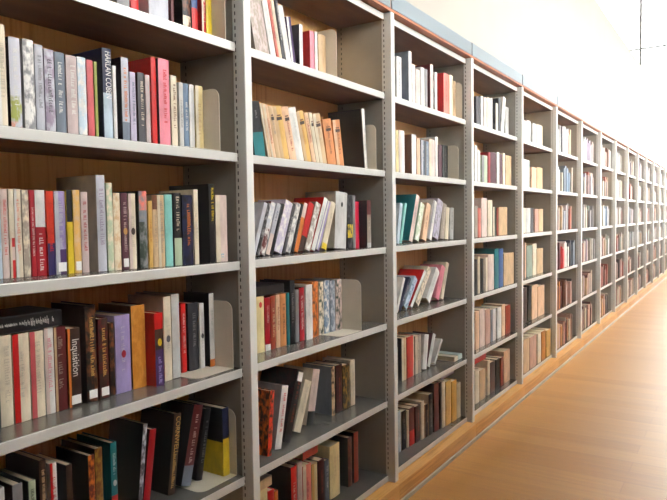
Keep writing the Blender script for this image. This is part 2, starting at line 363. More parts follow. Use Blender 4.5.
# bay, row, y, lift, setback, thickness, height, depth, lean (rad), spine colours from foot to head, look, extras
BOOKS = [
(0,1,0.5674,0.0,0.095,0.04,0.1871,0.1272,0.0,'grey','grey spine cut by frame',{}),
(0,1,0.6119,0.0,0.095,0.0254,0.2031,0.1381,0.0,'red','red paperback',{}),
(0,1,0.6722,0.0,0.095,0.0696,0.2248,0.1529,0.0,'silver','pale grey wide book',{'c': 'lgrey'}),
(0,1,0.7511,0.0,0.095,0.0106,0.2531,0.1662,0.0,'maroon','thin maroon book',{}),
(0,1,0.7968,0.0,0.095,0.0305,0.2695,0.1662,0.0,'cream .2 black','black book with cream foot',{'busy': 'brown'}),
(0,1,0.8323,0.0,0.095,0.0234,0.2823,0.1662,0.0,'red .3 blue','blue spine with red base',{'c': 'black'}),
(0,1,0.8732,0.0,0.095,0.016,0.2898,0.1662,0.0,'red','red and cream book',{'c': 'red','vs': 'cream'}),
(0,1,0.8921,0.0,0.095,0.0226,0.2898,0.1662,0.0,'yellow','yellow book',{}),
(0,2,0.2255,0.0,0.095,0.0177,0.2278,0.1549,0.0,'cream','cream paperback',{}),
(0,2,0.2451,0.0,0.095,0.0203,0.2284,0.1553,0.0,'cream','pinkish cream paperback',{'vs': 'white'}),
(0,2,0.2731,0.0,0.095,0.0256,0.2068,0.1406,0.0,'orange .1 ygreen .38 silver','silver book with yellow green base',{'t': 'white','c': 'black','busy': 'silver'}),
(0,2,0.3057,0.0,0.095,0.0255,0.2098,0.1427,0.0,'white','white book with grey swirls',{'busy': 'grey'}),
(0,2,0.3335,0.0,0.095,0.0202,0.2036,0.1385,0.0,'silver','plain silver white book',{'t': 'grey'}),
(0,2,0.3571,0.0,0.095,0.0245,0.1985,0.135,0.0,'mauve','mauve grey patterned book',{'busy': 'silver','t': 'dgrey'}),
(0,2,0.3839,0.0,0.095,0.0253,0.1972,0.1341,0.0,'slate','blue grey book with white title',{'t': 'white'}),
(0,2,0.413,0.0,0.095,0.0288,0.1962,0.1334,0.0,'pinkgrey','pinkish grey book with white title',{'t': 'white'}),
(0,2,0.4438,0.0,0.095,0.0234,0.1978,0.1345,0.0,'paleblue','pale blue book with white title',{'t': 'white','busy': 'white'}),
(0,2,0.4697,0.0,0.095,0.0179,0.1957,0.1331,0.0,'rose','rose red paperback',{}),
(0,2,0.4899,0.0,0.095,0.0082,0.1948,0.1325,0.0,'ygreen','thin olive green book',{}),
(0,2,0.5165,0.0,0.095,0.0263,0.2355,0.171,0.0,'paleblue .52 navy','tall navy book with pale lower spine',{'text': 'HARLAN COBEN','tc': 'white','c': 'navy'}),
(0,2,0.5454,0.0,0.095,0.0102,0.1957,0.133,0.0,'white','narrow white book',{}),
(0,2,0.5736,0.0,0.095,0.0231,0.2233,0.152,0.0,'slate .25 silver','tall silver book with orange title',{'t': 'orange','c': 'black'}),
(0,2,0.5994,0.0,0.095,0.0189,0.1903,0.1294,0.0,'lilac','pale lilac book',{'t': 'slate'}),
(0,2,0.6259,0.0,0.095,0.0227,0.1939,0.1319,0.0,'dgrey','dark grey book with pale title',{'t': 'cream','c': 'dbrown'}),
(0,2,0.6513,0.0,0.095,0.0148,0.1919,0.1305,0.0,'pinkgrey','dusty pink book',{}),
(0,2,0.6722,0.0,0.095,0.0168,0.2435,0.1615,0.0,'red','tall red book with red cover',{'c': 'red'}),
(0,2,0.6988,0.0,0.095,0.0389,0.2448,0.1425,0.0,'pink','tall pink book with red lettering',{'t': 'red','c': 'dgrey'}),
(0,2,0.7429,0.0,0.095,0.0218,0.2057,0.1399,0.0,'cream','cream book with brown marks',{'t': 'brown'}),
(0,2,0.7733,0.0,0.095,0.0147,0.1912,0.13,0.0,'lgrey','thin pale grey book',{}),
(0,2,0.79,0.0,0.095,0.0196,0.1912,0.13,0.0,'steel','steel blue book',{}),
(0,2,0.8126,0.0,0.095,0.0193,0.1921,0.1306,0.0,'lgrey','light grey paperback',{'vs': 'white'}),
(0,2,0.8389,0.0,0.095,0.0299,0.1936,0.1316,0.0,'lyellow','pale yellow cream book',{'vs': 'cream'}),
(0,3,0.2417,0.0,0.1425,0.0128,0.2014,0.1273,0.0,'lgrey','light grey book',{}),
(0,3,0.2565,0.0,0.1425,0.0085,0.2018,0.1273,0.0,'paleblue','thin pale blue book',{}),
(0,3,0.2659,0.0,0.1408,0.0154,0.2043,0.129,0.0,'pinkcream','pink cream book with red letters',{'t': 'red'}),
(0,3,0.2822,0.0,0.1375,0.0116,0.2047,0.1323,0.0,'red .2 pinkcream .35 red .45 cream','cream book with red blocks',{'vs': 'cream'}),
(0,3,0.2942,0.0,0.1351,0.0164,0.205,0.1347,0.0,'cream','white book with salmon title',{'vs': 'white','t': 'salmon'}),
(0,3,0.3111,0.0,0.1318,0.0163,0.2031,0.138,0.0,'taupe','grey beige speckled book',{'busy': 'cream'}),
(0,3,0.3278,0.0,0.1287,0.0117,0.2034,0.1383,0.0,'crimson','crimson book',{'c': 'crimson'}),
(0,3,0.3399,0.0,0.1264,0.0253,0.2037,0.1385,0.0,'crimson .57 white','book white above and crimson below',{'t': 'white','tr': (0.05,0.5)}),
(0,3,0.3656,0.0,0.1218,0.0186,0.2019,0.1373,0.0,'indigo .38 redorange','red orange book with indigo base',{'t': 'red'}),
(0,3,0.3847,0.0,0.1181,0.0282,0.2023,0.1376,0.0,'purple .3 lavender','lavender book fading to purple',{'t': 'silver','vs': 'silver','L': 1}),
(0,3,0.4133,0.0,0.1131,0.015,0.2054,0.1397,0.0,'yellow .62 black','yellow book with black top',{'c': 'yellow'}),
(0,3,0.4288,0.0,0.1104,0.0194,0.2058,0.1399,0.0,'gold','golden tan book with white sticker',{'busy': 'tan','L': 1,'c': 'yellow'}),
(0,3,0.4485,0.0,0.107,0.019,0.2013,0.1369,0.0,'pinkgrey','grey book with red title',{'t': 'crimson'}),
(0,3,0.4895,0.0,0.1,0.0258,0.2452,0.1698,0.0,'silver','tall silvery book with pink title',{'t': 'mauve','c': 'beige'}),
(0,3,0.5159,0.0,0.0959,0.0175,0.2258,0.1536,0.0,'palegreen','pale green paperback',{'busy': 'cream'}),
(0,3,0.5337,0.0,0.0931,0.0209,0.2006,0.1364,0.0,'cream','cream book with brown specks',{'busy': 'tan'}),
(0,3,0.555,0.0,0.0899,0.0213,0.201,0.1367,0.0,'plum','plum brown book with gold circle',{'emblem': 'gold','L': 1,'c': 'dbrown'}),
(0,3,0.5768,0.0,0.0867,0.0225,0.2002,0.1361,0.0,'cream','cream book with dark blot',{'emblem': 'dbrown','vs': 'pinkcream'}),
(0,3,0.6077,0.0,0.082,0.0259,0.2075,0.1411,0.0,'dgreen .6 slate .75 salmon','dark green book with pink picture',{'busy': 'grey','c': 'dgreen'}),
(0,3,0.634,0.0,0.0785,0.013,0.1811,0.1231,0.0,'gold','thin golden book',{}),
(0,3,0.6476,0.0,0.0766,0.0163,0.1976,0.1343,0.0,'tan .8 brown','tan book with brown top',{}),
(0,3,0.6642,0.0,0.0744,0.0228,0.1979,0.1346,0.0,'tan','plain tan paperback',{'vs': 'cream'}),
(0,3,0.6874,0.0,0.0714,0.0266,0.1997,0.1358,0.0,'aqua','aqua paperback',{}),
(0,3,0.7166,0.0,0.0673,0.0274,0.2045,0.1391,0.0,'palegreen .38 black','black book with pale green foot',{'t': 'cream','tr': (0.45,0.98),'c': 'black'}),
(0,3,0.7445,0.0,0.0638,0.0392,0.1995,0.1356,0.0,'navy','dark navy book with orange title',{'t': 'orange','busy': 'black','c': 'black'}),
(0,3,0.7843,0.0,0.0589,0.0171,0.2161,0.147,0.0,'cream','thin cream white book',{}),
(0,3,0.8451,0.0,0.057,0.0243,0.2342,0.171,0.0,'black','tall black book with yellow title',{'t': 'yellow','tr': (0.5,0.95),'c': 'black'}),
(0,3,0.8728,0.0,0.057,0.0486,0.2023,0.1376,0.0,'pinkcream','pinkish white paperback',{'vs': 'cream','t': 'cyan','tr': (0.04,0.12)}),
(0,4,0.2065,0.0,0.1235,0.0167,0.209,0.1421,0.0,'cream','cream paperback cut by frame',{}),
(0,4,0.2265,0.0,0.1235,0.0105,0.2079,0.1413,0.0,'charcoal','charcoal paperback',{}),
(0,4,0.2392,0.0,0.1235,0.0284,0.208,0.1414,0.0,'cream','cream spine plain',{'t': 'beige'}),
(0,4,0.2711,0.0,0.1235,0.0385,0.2062,0.1402,0.0,'cream','cream book with red left edge',{'vsl': ('red',0.4)}),
(0,4,0.3129,0.0,0.1235,0.0332,0.2053,0.1396,0.0,'cream','cream book with rose left edge',{'vsl': ('rose',0.3),'t': 'beige'}),
(0,4,0.3492,0.0,0.1235,0.0228,0.2091,0.1422,0.0,'white','white book with pink title',{'t': 'pink','vs': 'pinkcream'}),
(0,4,0.3747,0.0,0.1235,0.0309,0.2077,0.1412,0.0,'maroon','dark maroon book with pale title',{'t': 'taupe','c': 'brown','vsl': ('tan',0.2)}),
(0,4,0.4106,0.0,0.1235,0.0344,0.1972,0.1341,0.0,'dbrown','dark brown book with orange edge',{'text': 'Inquisition','tc': 'white','vsl': ('orange',0.25),'L': 1,'c': 'brown'}),
(0,4,0.4613,0.0,0.1235,0.0311,0.2491,0.1463,0.0,'black','tall black brown book with gold title',{'t': 'gold','busy': 'brown','L': 1,'c': 'dbrown'}),
(0,4,0.4986,0.0,0.1235,0.0293,0.2096,0.1425,0.0,'dbrown','dark brown book with yellow title',{'t': 'gold','L': 1,'c': 'maroon','busy': 'maroon'}),
(0,4,0.5307,0.0,0.1235,0.0151,0.1945,0.1323,0.0,'black','black speckled book',{'busy': 'brown'}),
(0,4,0.5501,0.0,0.1235,0.0486,0.2103,0.143,0.0,'lavender','lavender book with red emblem',{'emblem': 'crimson','c': 'lavender','t': 'lilac'}),
(0,4,0.6044,0.0,0.1235,0.0462,0.2303,0.1425,0.0,'ochre','thick ochre orange book',{'c': 'brown','busy': 'ochre2'}),
(0,4,0.656,0.0,0.0902,0.0292,0.2054,0.1397,0.0,'purple .5 dbrown .78 red','dark book with yellow flame',{'c': 'red','emblem': 'yellow','ez': 0.6,'t': 'lavender','tr': (0.02,0.4)}),
(0,4,0.7099,0.0,0.114,0.0273,0.2436,0.1558,0.0,'cream','tall cream book',{'c': 'cream','emblem': 'dgrey'}),
(0,4,0.7403,0.0,0.114,0.0296,0.246,0.1558,0.0,'lgrey','tall pale grey book',{'c': 'beige'}),
(0,4,0.8024,0.0,0.1425,0.0193,0.2105,0.1273,0.0,'red','bright red hardback',{'c': 'red'}),
(0,4,0.8266,0.0,0.1377,0.0423,0.2079,0.132,0.0,'charcoal','black book with charcoal spine',{'c': 'black'}),
(0,4,0.8694,0.0,0.133,0.0192,0.2032,0.1368,0.0,'white','thin white book with black mark',{'emblem': 'black'}),
(0,4,0.9022,0.0,0.1235,0.0212,0.2309,0.114,0.0,'orange .1 white','tall thin white book with orange foot',{'c': 'black'}),
(0,5,0.2089,0.0,0.1235,0.0299,0.2078,0.1413,0.0,'lgrey','pale grey book',{}),
(0,5,0.2574,0.0,0.1235,0.0236,0.2032,0.1382,0.0,'grey','grey hardback',{'c': 'black'}),
(0,5,0.2954,0.0,0.1235,0.0175,0.1985,0.135,0.0,'palegreen','pale green book',{'c': 'dgreen'}),
(0,5,0.3225,0.0,0.1235,0.018,0.2389,0.1463,0.0,'dbrown','dark brown book with gold flame',{'c': 'black','emblem': 'gold'}),
(0,5,0.3505,0.0,0.1235,0.0174,0.2221,0.1463,0.0,'white','white book with red lettering',{'t': 'red','vs': 'red'}),
(0,5,0.3929,0.0,0.1235,0.0169,0.2039,0.1387,0.0,'dbrown','brown book with silver disc',{'c': 'black','emblem': 'silver'}),
(0,5,0.456,0.0,0.1235,0.0181,0.2067,0.1405,0.0,'maroon','maroon book with orange streak',{'c': 'black','busy': 'orange'}),
(0,5,0.4765,0.0,0.1235,0.0215,0.2181,0.1463,0.0,'brown','brown book with faded gold pattern',{'c': 'dbrown','busy': 'dgold'}),
(0,5,0.5236,0.0,0.1235,0.0195,0.219,0.1463,0.0,'red .35 teal','teal book with white oval',{'c': 'teal','emblem': 'white'}),
(0,5,0.6059,0.0017,0.1235,0.0145,0.2391,0.1463,0.118,'dgrey','big black book with silver spine',{'c': 'black','busy': 'silver'}),
(0,5,0.624,0.0036,0.1235,0.0238,0.2162,0.1463,0.1526,'crimson','dark red book leaning right',{'c': 'dbrown'}),
(0,5,0.7164,0.0037,0.1235,0.0271,0.2351,0.1463,0.1388,'dbrown','dark book with gold lettering',{'text': 'CORNWELL','tc': 'gold','c': 'black','t': 'gold','tr': (0.05,0.5)}),
(0,5,0.7679,0.0101,0.1235,0.0392,0.2401,0.1463,0.2596,'slate .25 maroon','maroon book leaning with pale title',{'t': 'pinkcream','c': 'black'}),
(0,5,0.8291,0.0055,0.1235,0.0257,0.2173,0.1463,0.2163,'black','black book with steep lean',{'c': 'black'}),
(0,5,0.9061,0.0,0.0808,0.0282,0.2153,0.1805,0.0,'yellow .55 navy','navy book with yellow base',{'c': 'black','cb': 'yellow'}),
(1,1,1.1256,0.0,0.095,0.07,0.2187,0.1487,-0.2237,'taupe','taupe book leaning left',{'busy': 'pinkgrey'}),
(1,1,1.2052,0.0,0.095,0.0294,0.241,0.1639,-0.2372,'white','white book leaning left',{}),
(1,1,1.24,0.0,0.095,0.0118,0.2507,0.1662,-0.2508,'salmon','thin salmon book leaning left',{}),
(1,1,1.2528,0.0,0.095,0.0153,0.2481,0.1662,-0.2289,'cream','thin cream book leaning left',{}),
(1,1,1.2697,0.0,0.095,0.0118,0.2374,0.1614,-0.1836,'dgrey','thin grey book leaning',{}),
(1,1,1.2933,0.0,0.095,0.0285,0.2098,0.1427,-0.236,'white','white book with pinkish spine',{}),
(1,1,1.3226,0.0,0.095,0.0256,0.1805,0.1227,-0.1712,'purple','purple and white book',{'vs': 'white'}),
(1,1,1.3688,0.0,0.095,0.021,0.1697,0.1154,0.0,'white','white edged book with dark cover',{'c': 'dgrey'}),
(1,1,1.4355,0.0,0.095,0.0285,0.1622,0.1103,0.0,'pink','pinkish red book',{'c': 'red'}),
(1,1,1.4684,0.0,0.095,0.016,0.1663,0.1131,0.0,'white','thin white booklet',{}),
(1,1,1.4919,0.0,0.095,0.05,0.1644,0.1118,0.0,'tan','round cornered tan book',{'c': 'tan'}),
(1,2,1.1073,0.0,0.095,0.0551,0.1861,0.1265,-0.1595,'teal .45 black','dark book with teal base',{'c': 'black'}),
(1,2,1.1758,0.0,0.095,0.0176,0.1889,0.1284,-0.2231,'tan','thin tan magazine',{'vs': 'cream'}),
(1,2,1.1971,0.0,0.095,0.0231,0.1888,0.1284,-0.2363,'peach','peach magazine',{'vs': 'cream'}),
(1,2,1.2222,0.0,0.095,0.0247,0.1859,0.1264,-0.2405,'tan','tan magazine with dark logo',{'logo': 1}),
(1,2,1.2485,0.0,0.095,0.0485,0.1883,0.128,-0.2433,'gold','gold tan magazine with logo',{'logo': 1,'vs': 'tan'}),
(1,2,1.3013,0.0,0.095,0.04,0.1944,0.1322,-0.2554,'peach','peach brown magazine with logo',{'logo': 1}),
(1,2,1.3435,0.0,0.095,0.0437,0.1971,0.1341,-0.2583,'white','lilac white magazine',{}),
(1,2,1.3924,0.0,0.095,0.0439,0.1918,0.1304,-0.2747,'gold','golden magazine with big logo',{'logo': 1,'vs': 'tan'}),
(1,2,1.4411,0.0,0.095,0.024,0.1928,0.1311,-0.2709,'peach','pale peach magazine',{}),
(1,2,1.4685,0.0,0.095,0.0207,0.1961,0.1333,-0.2581,'cream','thin cream magazine',{'logo': 1}),
(1,2,1.4929,0.0,0.095,0.0482,0.1954,0.1329,-0.2505,'tan','tan magazine with dark patch',{'logo': 1,'vs': 'cream'}),
(1,2,1.5487,0.0,0.095,0.0583,0.1809,0.123,-0.2073,'orangetan','orange tan magazine',{'logo': 1}),
(1,2,1.6142,0.0,0.095,0.0525,0.1865,0.1268,-0.1715,'orangetan','darker orange tan magazine',{'logo': 1,'vs': 'peach'}),
(1,2,1.8335,0.0,0.095,0.023,0.2592,0.1748,-0.0907,'white','tall black book with white spine',{'c': 'black'}),
(1,3,1.1011,0.0068,0.114,0.0183,0.1939,0.1318,0.3792,'silver','silver blue book',{}),
(1,3,1.1241,0.0056,0.114,0.0159,0.1929,0.1312,0.3631,'black','thin black book',{'busy': 'grey'}),
(1,3,1.1431,0.0094,0.114,0.0265,0.1931,0.1313,0.3618,'maroon .5 silver','silver book with maroon foot',{'busy': 'white'}),
(1,3,1.1744,0.0081,0.114,0.0219,0.1911,0.1299,0.3801,'pinkcream .4 silver','silver book with pink base',{}),
(1,3,1.2003,0.0052,0.114,0.0136,0.1925,0.1309,0.3942,'black','thin black spine',{}),
(1,3,1.2219,0.017,0.114,0.045,0.1959,0.1332,0.386,'lilac','wide lilac book with flower print',{'busy': 'white'}),
(1,3,1.2706,0.0057,0.114,0.0156,0.1915,0.1302,0.3718,'dgrey','thin dark grey book',{}),
(1,3,1.2901,0.0099,0.114,0.0267,0.1925,0.1309,0.3818,'white','white book with grey print',{'busy': 'grey'}),
(1,3,1.3221,0.005,0.114,0.014,0.1915,0.1302,0.364,'black','slim black book',{}),
(1,3,1.3398,0.0084,0.114,0.0233,0.1939,0.1319,0.3673,'orange .7 pinkcream','pinkish book with orange base',{}),
(1,3,1.3679,0.013,0.114,0.0339,0.1942,0.132,0.392,'dbrown .3 red','red book with dark foot',{'c': 'red'}),
(1,3,1.4082,0.0139,0.114,0.0339,0.1973,0.1342,0.4225,'taupe','grey brown book',{'busy': 'white'}),
(1,3,1.449,0.0113,0.114,0.0261,0.2222,0.1511,0.4483,'white','tall white book with red cover',{'c': 'red'}),
(1,3,1.4814,0.0094,0.114,0.0219,0.2091,0.1422,0.4452,'lavender','pale lavender book',{'vs': 'white'}),
(1,3,1.5198,0.0127,0.114,0.0337,0.1997,0.1358,0.3874,'yellow .12 cream','cream book with yellow foot',{}),
(1,3,1.6135,0.0065,0.114,0.0873,0.2321,0.1558,0.0742,'lgrey','thick tall pale grey book',{'c': 'beige','emblem': 'black','ez': 0.78}),
(1,3,1.7175,0.0,0.114,0.0412,0.2234,0.1519,0.0,'black .2 yellow .45 black','black book with yellow wedge',{'c': 'black','busy': 'dgrey'}),
(1,3,1.7591,0.0,0.114,0.0201,0.2224,0.1512,0.0,'grey','thin grey book',{}),
(1,3,1.7797,0.0,0.114,0.0317,0.1976,0.1344,0.0,'crimsonpink','bright pinkish red book',{}),
(1,3,1.8142,0.0,0.076,0.0332,0.2017,0.171,0.0,'lgrey .1 taupe .7 maroon','black book with brown spine',{'c': 'black'}),
(1,4,1.1279,0.0,0.1235,0.0429,0.1962,0.1334,0.0,'lyellow','pale yellow paperback',{'emblem': 'red','ez': 0.85}),
(1,4,1.1756,0.0,0.1235,0.0287,0.1874,0.1274,0.0,'white .12 crimson','crimson paperback with white foot',{}),
(1,4,1.2074,0.0,0.1235,0.0272,0.1908,0.1298,0.0,'brick','brick red book',{}),
(1,4,1.2377,0.0,0.1235,0.0221,0.1911,0.1299,0.0,'peach','peach paperback',{}),
(1,4,1.2628,0.0,0.1235,0.0336,0.1919,0.1305,0.0,'orangetan','orange paperback',{}),
(1,4,1.2998,0.0,0.1235,0.0161,0.1916,0.1303,0.0,'teal','thin teal book',{}),
(1,4,1.3223,0.0,0.1235,0.0284,0.2336,0.1463,0.0,'black','tall black hardback',{'c': 'black'}),
(1,4,1.3541,0.0,0.1235,0.0217,0.197,0.134,0.0,'grey','thin grey book',{}),
(1,4,1.3788,0.0,0.1235,0.0309,0.202,0.1374,0.0,'crimson','dark crimson book',{'c': 'black'}),
(1,4,1.41,0.0,0.114,0.0412,0.2097,0.1426,0.0,'white','white paperback with grey cover',{}),
(1,4,1.4646,0.0,0.1235,0.0396,0.2167,0.1463,0.0,'orange','orange patterned book',{'busy': 'brown'}),
(1,4,1.5094,0.0,0.1235,0.0339,0.2106,0.1432,0.0,'cream','cream and green book',{'busy': 'dgreen'}),
(1,4,1.547,0.0,0.1235,0.0397,0.2131,0.1449,0.0,'steel','blue patterned book',{'busy': 'white'}),
(1,4,1.5908,0.0,0.1235,0.0358,0.2092,0.1422,0.0,'slate','slate blue book',{'busy': 'silver'}),
(1,4,1.632,0.0,0.1235,0.0458,0.2095,0.1425,0.0,'pinkcream','pale book with dark patch',{'busy': 'dgreen'}),
(1,5,1.104,0.0024,0.0665,0.0228,0.2206,0.15,0.1041,'redorange','orange red book with flame cover',{'c': 'dbrown/flame','busy': 'dbrown'}),
(1,5,1.1568,0.0082,0.076,0.0366,0.2188,0.1488,0.2251,'white','white book with red title leaning',{'t': 'red','c': 'grey'}),
(1,5,1.2202,0.0139,0.0855,0.0396,0.2591,0.1662,0.3595,'black','tall black book with white sticker',{'c': 'black/dmaroon','LT': 1,'t': 'brick'}),
(1,5,1.318,0.0178,0.114,0.0442,0.1948,0.1325,0.4143,'cream','cream book showing its pages',{}),
(1,5,1.4112,0.0115,0.1235,0.0467,0.2154,0.1463,0.2483,'black .25 pinkcream','cream book with black foot',{'c': 'cream'}),
(1,5,1.5905,0.0,0.1235,0.025,0.2011,0.1463,0.0,'tan','grey book with speckled spine',{'c': 'slate','busy': 'dbrown'}),
(1,5,1.6245,0.0,0.1235,0.0482,0.1983,0.1348,0.0,'dmaroon','dark maroon book',{'c': 'black'}),
(1,5,1.6773,0.0,0.1235,0.0538,0.1875,0.1275,0.0,'black','black book with gold marks',{'busy': 'dgold','c': 'black'}),
(1,5,1.7393,0.0,0.1235,0.0356,0.1962,0.1463,0.0,'cream','tall cream book',{'c': 'cream'}),
(1,6,1.106,0.0,0.114,0.0518,0.2039,0.1387,0.0,'lyellow','pale yellow book',{}),
(1,6,1.1625,0.0,0.114,0.0321,0.1824,0.124,0.0,'red','red paperback',{}),
(1,6,1.1977,0.0,0.114,0.0201,0.169,0.1149,0.0,'orange','narrow orange book',{}),
(1,6,1.2957,0.0,0.114,0.0355,0.2214,0.1505,0.0,'red','red book with black cover',{'c': 'black'}),
(1,6,1.3365,0.0,0.114,0.0298,0.2262,0.1538,0.0,'pinkgrey','brown pink book',{}),
(1,6,1.3708,0.0,0.114,0.0537,0.1992,0.1354,0.0,'salmon','salmon book with cream edge',{'vs': 'cream'}),
(1,6,1.4299,0.0,0.114,0.0359,0.1866,0.1269,0.0,'lyellow','pale yellow spine',{'vs': 'gold'}),
(1,6,1.4742,0.0,0.114,0.0405,0.1873,0.1274,0.0,'dmaroon','dark maroon paperback',{}),
(1,6,1.5198,0.0,0.114,0.0276,0.1719,0.1169,0.0,'slate','slate grey book',{}),
(1,6,1.556,0.0,0.114,0.0724,0.217,0.152,0.0,'lyellow','tall pale yellow book',{'c': 'lyellow'}),
(1,6,1.6943,0.0,0.114,0.031,0.2117,0.1425,0.0,'maroon','maroon book with gold band',{'c': 'black','busy': 'brown'}),
(1,6,1.7436,0.0,0.114,0.0361,0.2185,0.1425,0.0,'brick','dark red book with cream edge',{'c': 'black'}),
(2,1,2.1174,0.0,0.0836,0.0494,0.2088,0.142,0.0,'lgrey','light grey book with white edge',{'vs': 'white','t': 'grey'}),
(2,1,2.2429,0.0,0.0836,0.0315,0.2585,0.1615,0.0,'white','tall white spine book',{'c': 'slate'}),
(2,1,2.2812,0.0,0.0836,0.0322,0.2018,0.1372,0.0,'white','slim white book',{}),
(2,1,2.3203,0.0,0.0836,0.0498,0.1876,0.1275,0.0,'pinkcream','pinkish cream book',{}),
(2,1,2.3777,0.0,0.0836,0.0432,0.2083,0.1417,0.0,'white','pale white grey book',{'vs': 'lgrey'}),
(2,1,2.4262,0.0,0.0836,0.0313,0.2076,0.1412,0.0,'grey','slim grey book',{}),
(2,1,2.4919,0.0,0.0836,0.0361,0.2455,0.1662,0.0,'pinkcream','pinkish white book',{'c': 'maroon'}),
(2,1,2.5484,0.0,0.0836,0.0308,0.2153,0.1464,0.0,'white','thin white booklet',{}),
(2,1,2.6638,0.0,0.0836,0.0691,0.2314,0.152,0.0,'salmon','salmon red book with red cover',{'c': 'red'}),
(2,1,2.7423,0.0,0.0836,0.0479,0.235,0.1598,0.0,'cream','cream paperback',{}),
(2,1,2.7964,0.0,0.0836,0.0378,0.2119,0.1441,0.0,'tan','slim tan book',{}),
(2,2,2.1225,0.0,0.095,0.0295,0.2042,0.1388,0.0,'lyellow','pale yellow book',{}),
(2,2,2.1584,0.0,0.095,0.0559,0.2081,0.1415,0.0,'white','white pinkish book',{'vs': 'pinkcream'}),
(2,2,2.2929,0.0,0.095,0.0491,0.2033,0.1383,0.0,'white','white spine with brown cover',{'c': 'brown'}),
(2,2,2.3496,0.0,0.095,0.0392,0.1894,0.1288,0.0,'peach','peach book with dark foot',{}),
(2,2,2.4021,0.0,0.095,0.0344,0.1846,0.1255,0.0,'slate','slate grey book',{'vs': 'silver'}),
(2,2,2.4416,0.0,0.095,0.0496,0.1833,0.1247,0.0,'steel','steel grey book',{'vs': 'dgrey'}),
(2,2,2.4992,0.0,0.095,0.0673,0.1991,0.1354,0.0,'pinkcream','pinkish cream paperback',{'vs': 'cream'}),
(2,2,2.5754,0.0,0.095,0.0313,0.217,0.1476,0.0,'white','tall thin white book',{}),
(2,2,2.6186,0.0,0.095,0.0411,0.1789,0.1216,0.0,'plum','small plum book',{}),
(2,2,2.6708,0.0,0.095,0.0721,0.1836,0.1248,0.0,'black','black paperback',{}),
(2,3,2.1355,0.006,0.1026,0.0291,0.1957,0.1331,0.2068,'paleblue','pale blue white book',{}),
(2,3,2.1698,0.0062,0.1026,0.0211,0.2011,0.1367,0.2983,'aqua','aqua paperback leaning',{}),
(2,3,2.2689,0.0145,0.1026,0.0401,0.2455,0.1672,0.3712,'pinkcream','tall pinkish book with teal cover',{'c': 'teal'}),
(2,3,2.3342,0.0179,0.1026,0.0489,0.2006,0.1364,0.3743,'palegreen','green speckled white book',{'busy': 'white'}),
(2,3,2.4186,0.0161,0.1026,0.0498,0.198,0.1347,0.3291,'peach','peach book leaning right',{}),
(2,3,2.4894,0.0165,0.1026,0.0477,0.2175,0.1479,0.3539,'white','white grey book',{'vs': 'grey'}),
(2,3,2.5525,0.0234,0.1026,0.0716,0.2168,0.1474,0.3336,'lilac','lilac grey book',{'busy': 'grey'}),
(2,3,2.6474,0.0113,0.1026,0.0512,0.197,0.134,0.2228,'taupe','taupe paperback',{}),
(2,3,2.7155,0.0058,0.1026,0.0442,0.1776,0.1208,0.1322,'cream','cream white book',{}),
(2,3,2.7863,0.0026,0.1026,0.049,0.1767,0.1202,0.054,'lgrey','light grey book',{}),
(2,4,2.1639,0.0094,0.1235,0.0204,0.18,0.1224,0.4805,'white','white book leaning right',{}),
(2,4,2.1934,0.015,0.1235,0.0238,0.1911,0.13,0.6792,'navy','navy book leaning right',{}),
(2,4,2.2495,0.0265,0.1235,0.0392,0.1875,0.1275,0.744,'paleblue','pale blue book leaning right',{'busy': 'steel'}),
(2,4,2.3197,0.0175,0.1235,0.0246,0.2412,0.1463,0.7909,'white','red book leaning right',{'c': 'red'}),
(2,4,2.3833,0.0285,0.1235,0.0423,0.2348,0.1463,0.739,'cream','cream patterned book leaning',{'busy': 'taupe'}),
(2,4,2.5108,0.0347,0.1235,0.0528,0.2049,0.1393,0.7169,'white','white paperback leaning',{'vs': 'lgrey'}),
(2,4,2.627,0.0244,0.1235,0.0513,0.197,0.134,0.4948,'pink','pink book leaning',{}),
(2,4,2.7014,0.0144,0.1235,0.0368,0.211,0.1435,0.4031,'cream','tall cream edged book',{}),
(2,5,2.1548,0.0,0.1235,0.022,0.177,0.1203,0.0,'cream','narrow cream book',{}),
(2,5,2.2209,0.0,0.1235,0.0507,0.212,0.1441,0.0,'tan','tan book with cream edge',{'c': 'black','vs': 'cream'}),
(2,5,2.2816,0.0,0.1235,0.0771,0.2068,0.1406,0.0,'redbright','bright red book',{'vsr': ('cream',0.2)}),
(2,5,2.3735,0.0,0.1235,0.0692,0.1966,0.1337,0.0,'taupe','brown grey book',{'vs': 'cream'}),
(2,5,2.4577,0.0087,0.1235,0.0506,0.1833,0.1247,0.173,'white','whitish grey book leaning',{}),
(2,5,2.5151,0.0163,0.1235,0.0375,0.1812,0.1232,0.4491,'lgrey','pale grey book leaning',{'c': 'maroon'}),
(2,5,2.6044,0.0125,0.1235,0.0189,0.1556,0.1058,0.7266,'white','thin white booklet leaning',{}),
(2,6,2.1562,0.0,0.1131,0.0264,0.1996,0.1357,0.0,'paleblue','thin pale blue book',{}),
(2,6,2.1847,0.0,0.1102,0.0502,0.1924,0.1308,0.0,'black','black spine',{'c': 'cream'}),
(2,6,2.2354,0.0,0.1055,0.0211,0.1852,0.1259,0.0,'cream','thin cream book',{}),
(2,6,2.257,0.0,0.1032,0.0579,0.1894,0.1288,0.0,'red .4 maroon','maroon book with red foot',{}),
(2,6,2.3155,0.0,0.0978,0.0564,0.1853,0.126,0.0,'dmaroon','dark maroon book',{}),
(2,6,2.3732,0.0,0.0924,0.0347,0.1964,0.1336,0.0,'cream','cream book',{}),
(2,6,2.414,0.0,0.0889,0.0355,0.171,0.1163,0.0,'dbrown','dark brown book',{'c': 'tan'}),
(2,6,2.4497,0.0,0.0859,0.0485,0.2151,0.1463,0.0,'black','blackish brown book',{'c': 'tan'}),
(2,6,2.5093,0.0,0.0808,0.0592,0.2596,0.1662,0.0,'maroon','tall maroon book',{'c': 'dbrown'}),
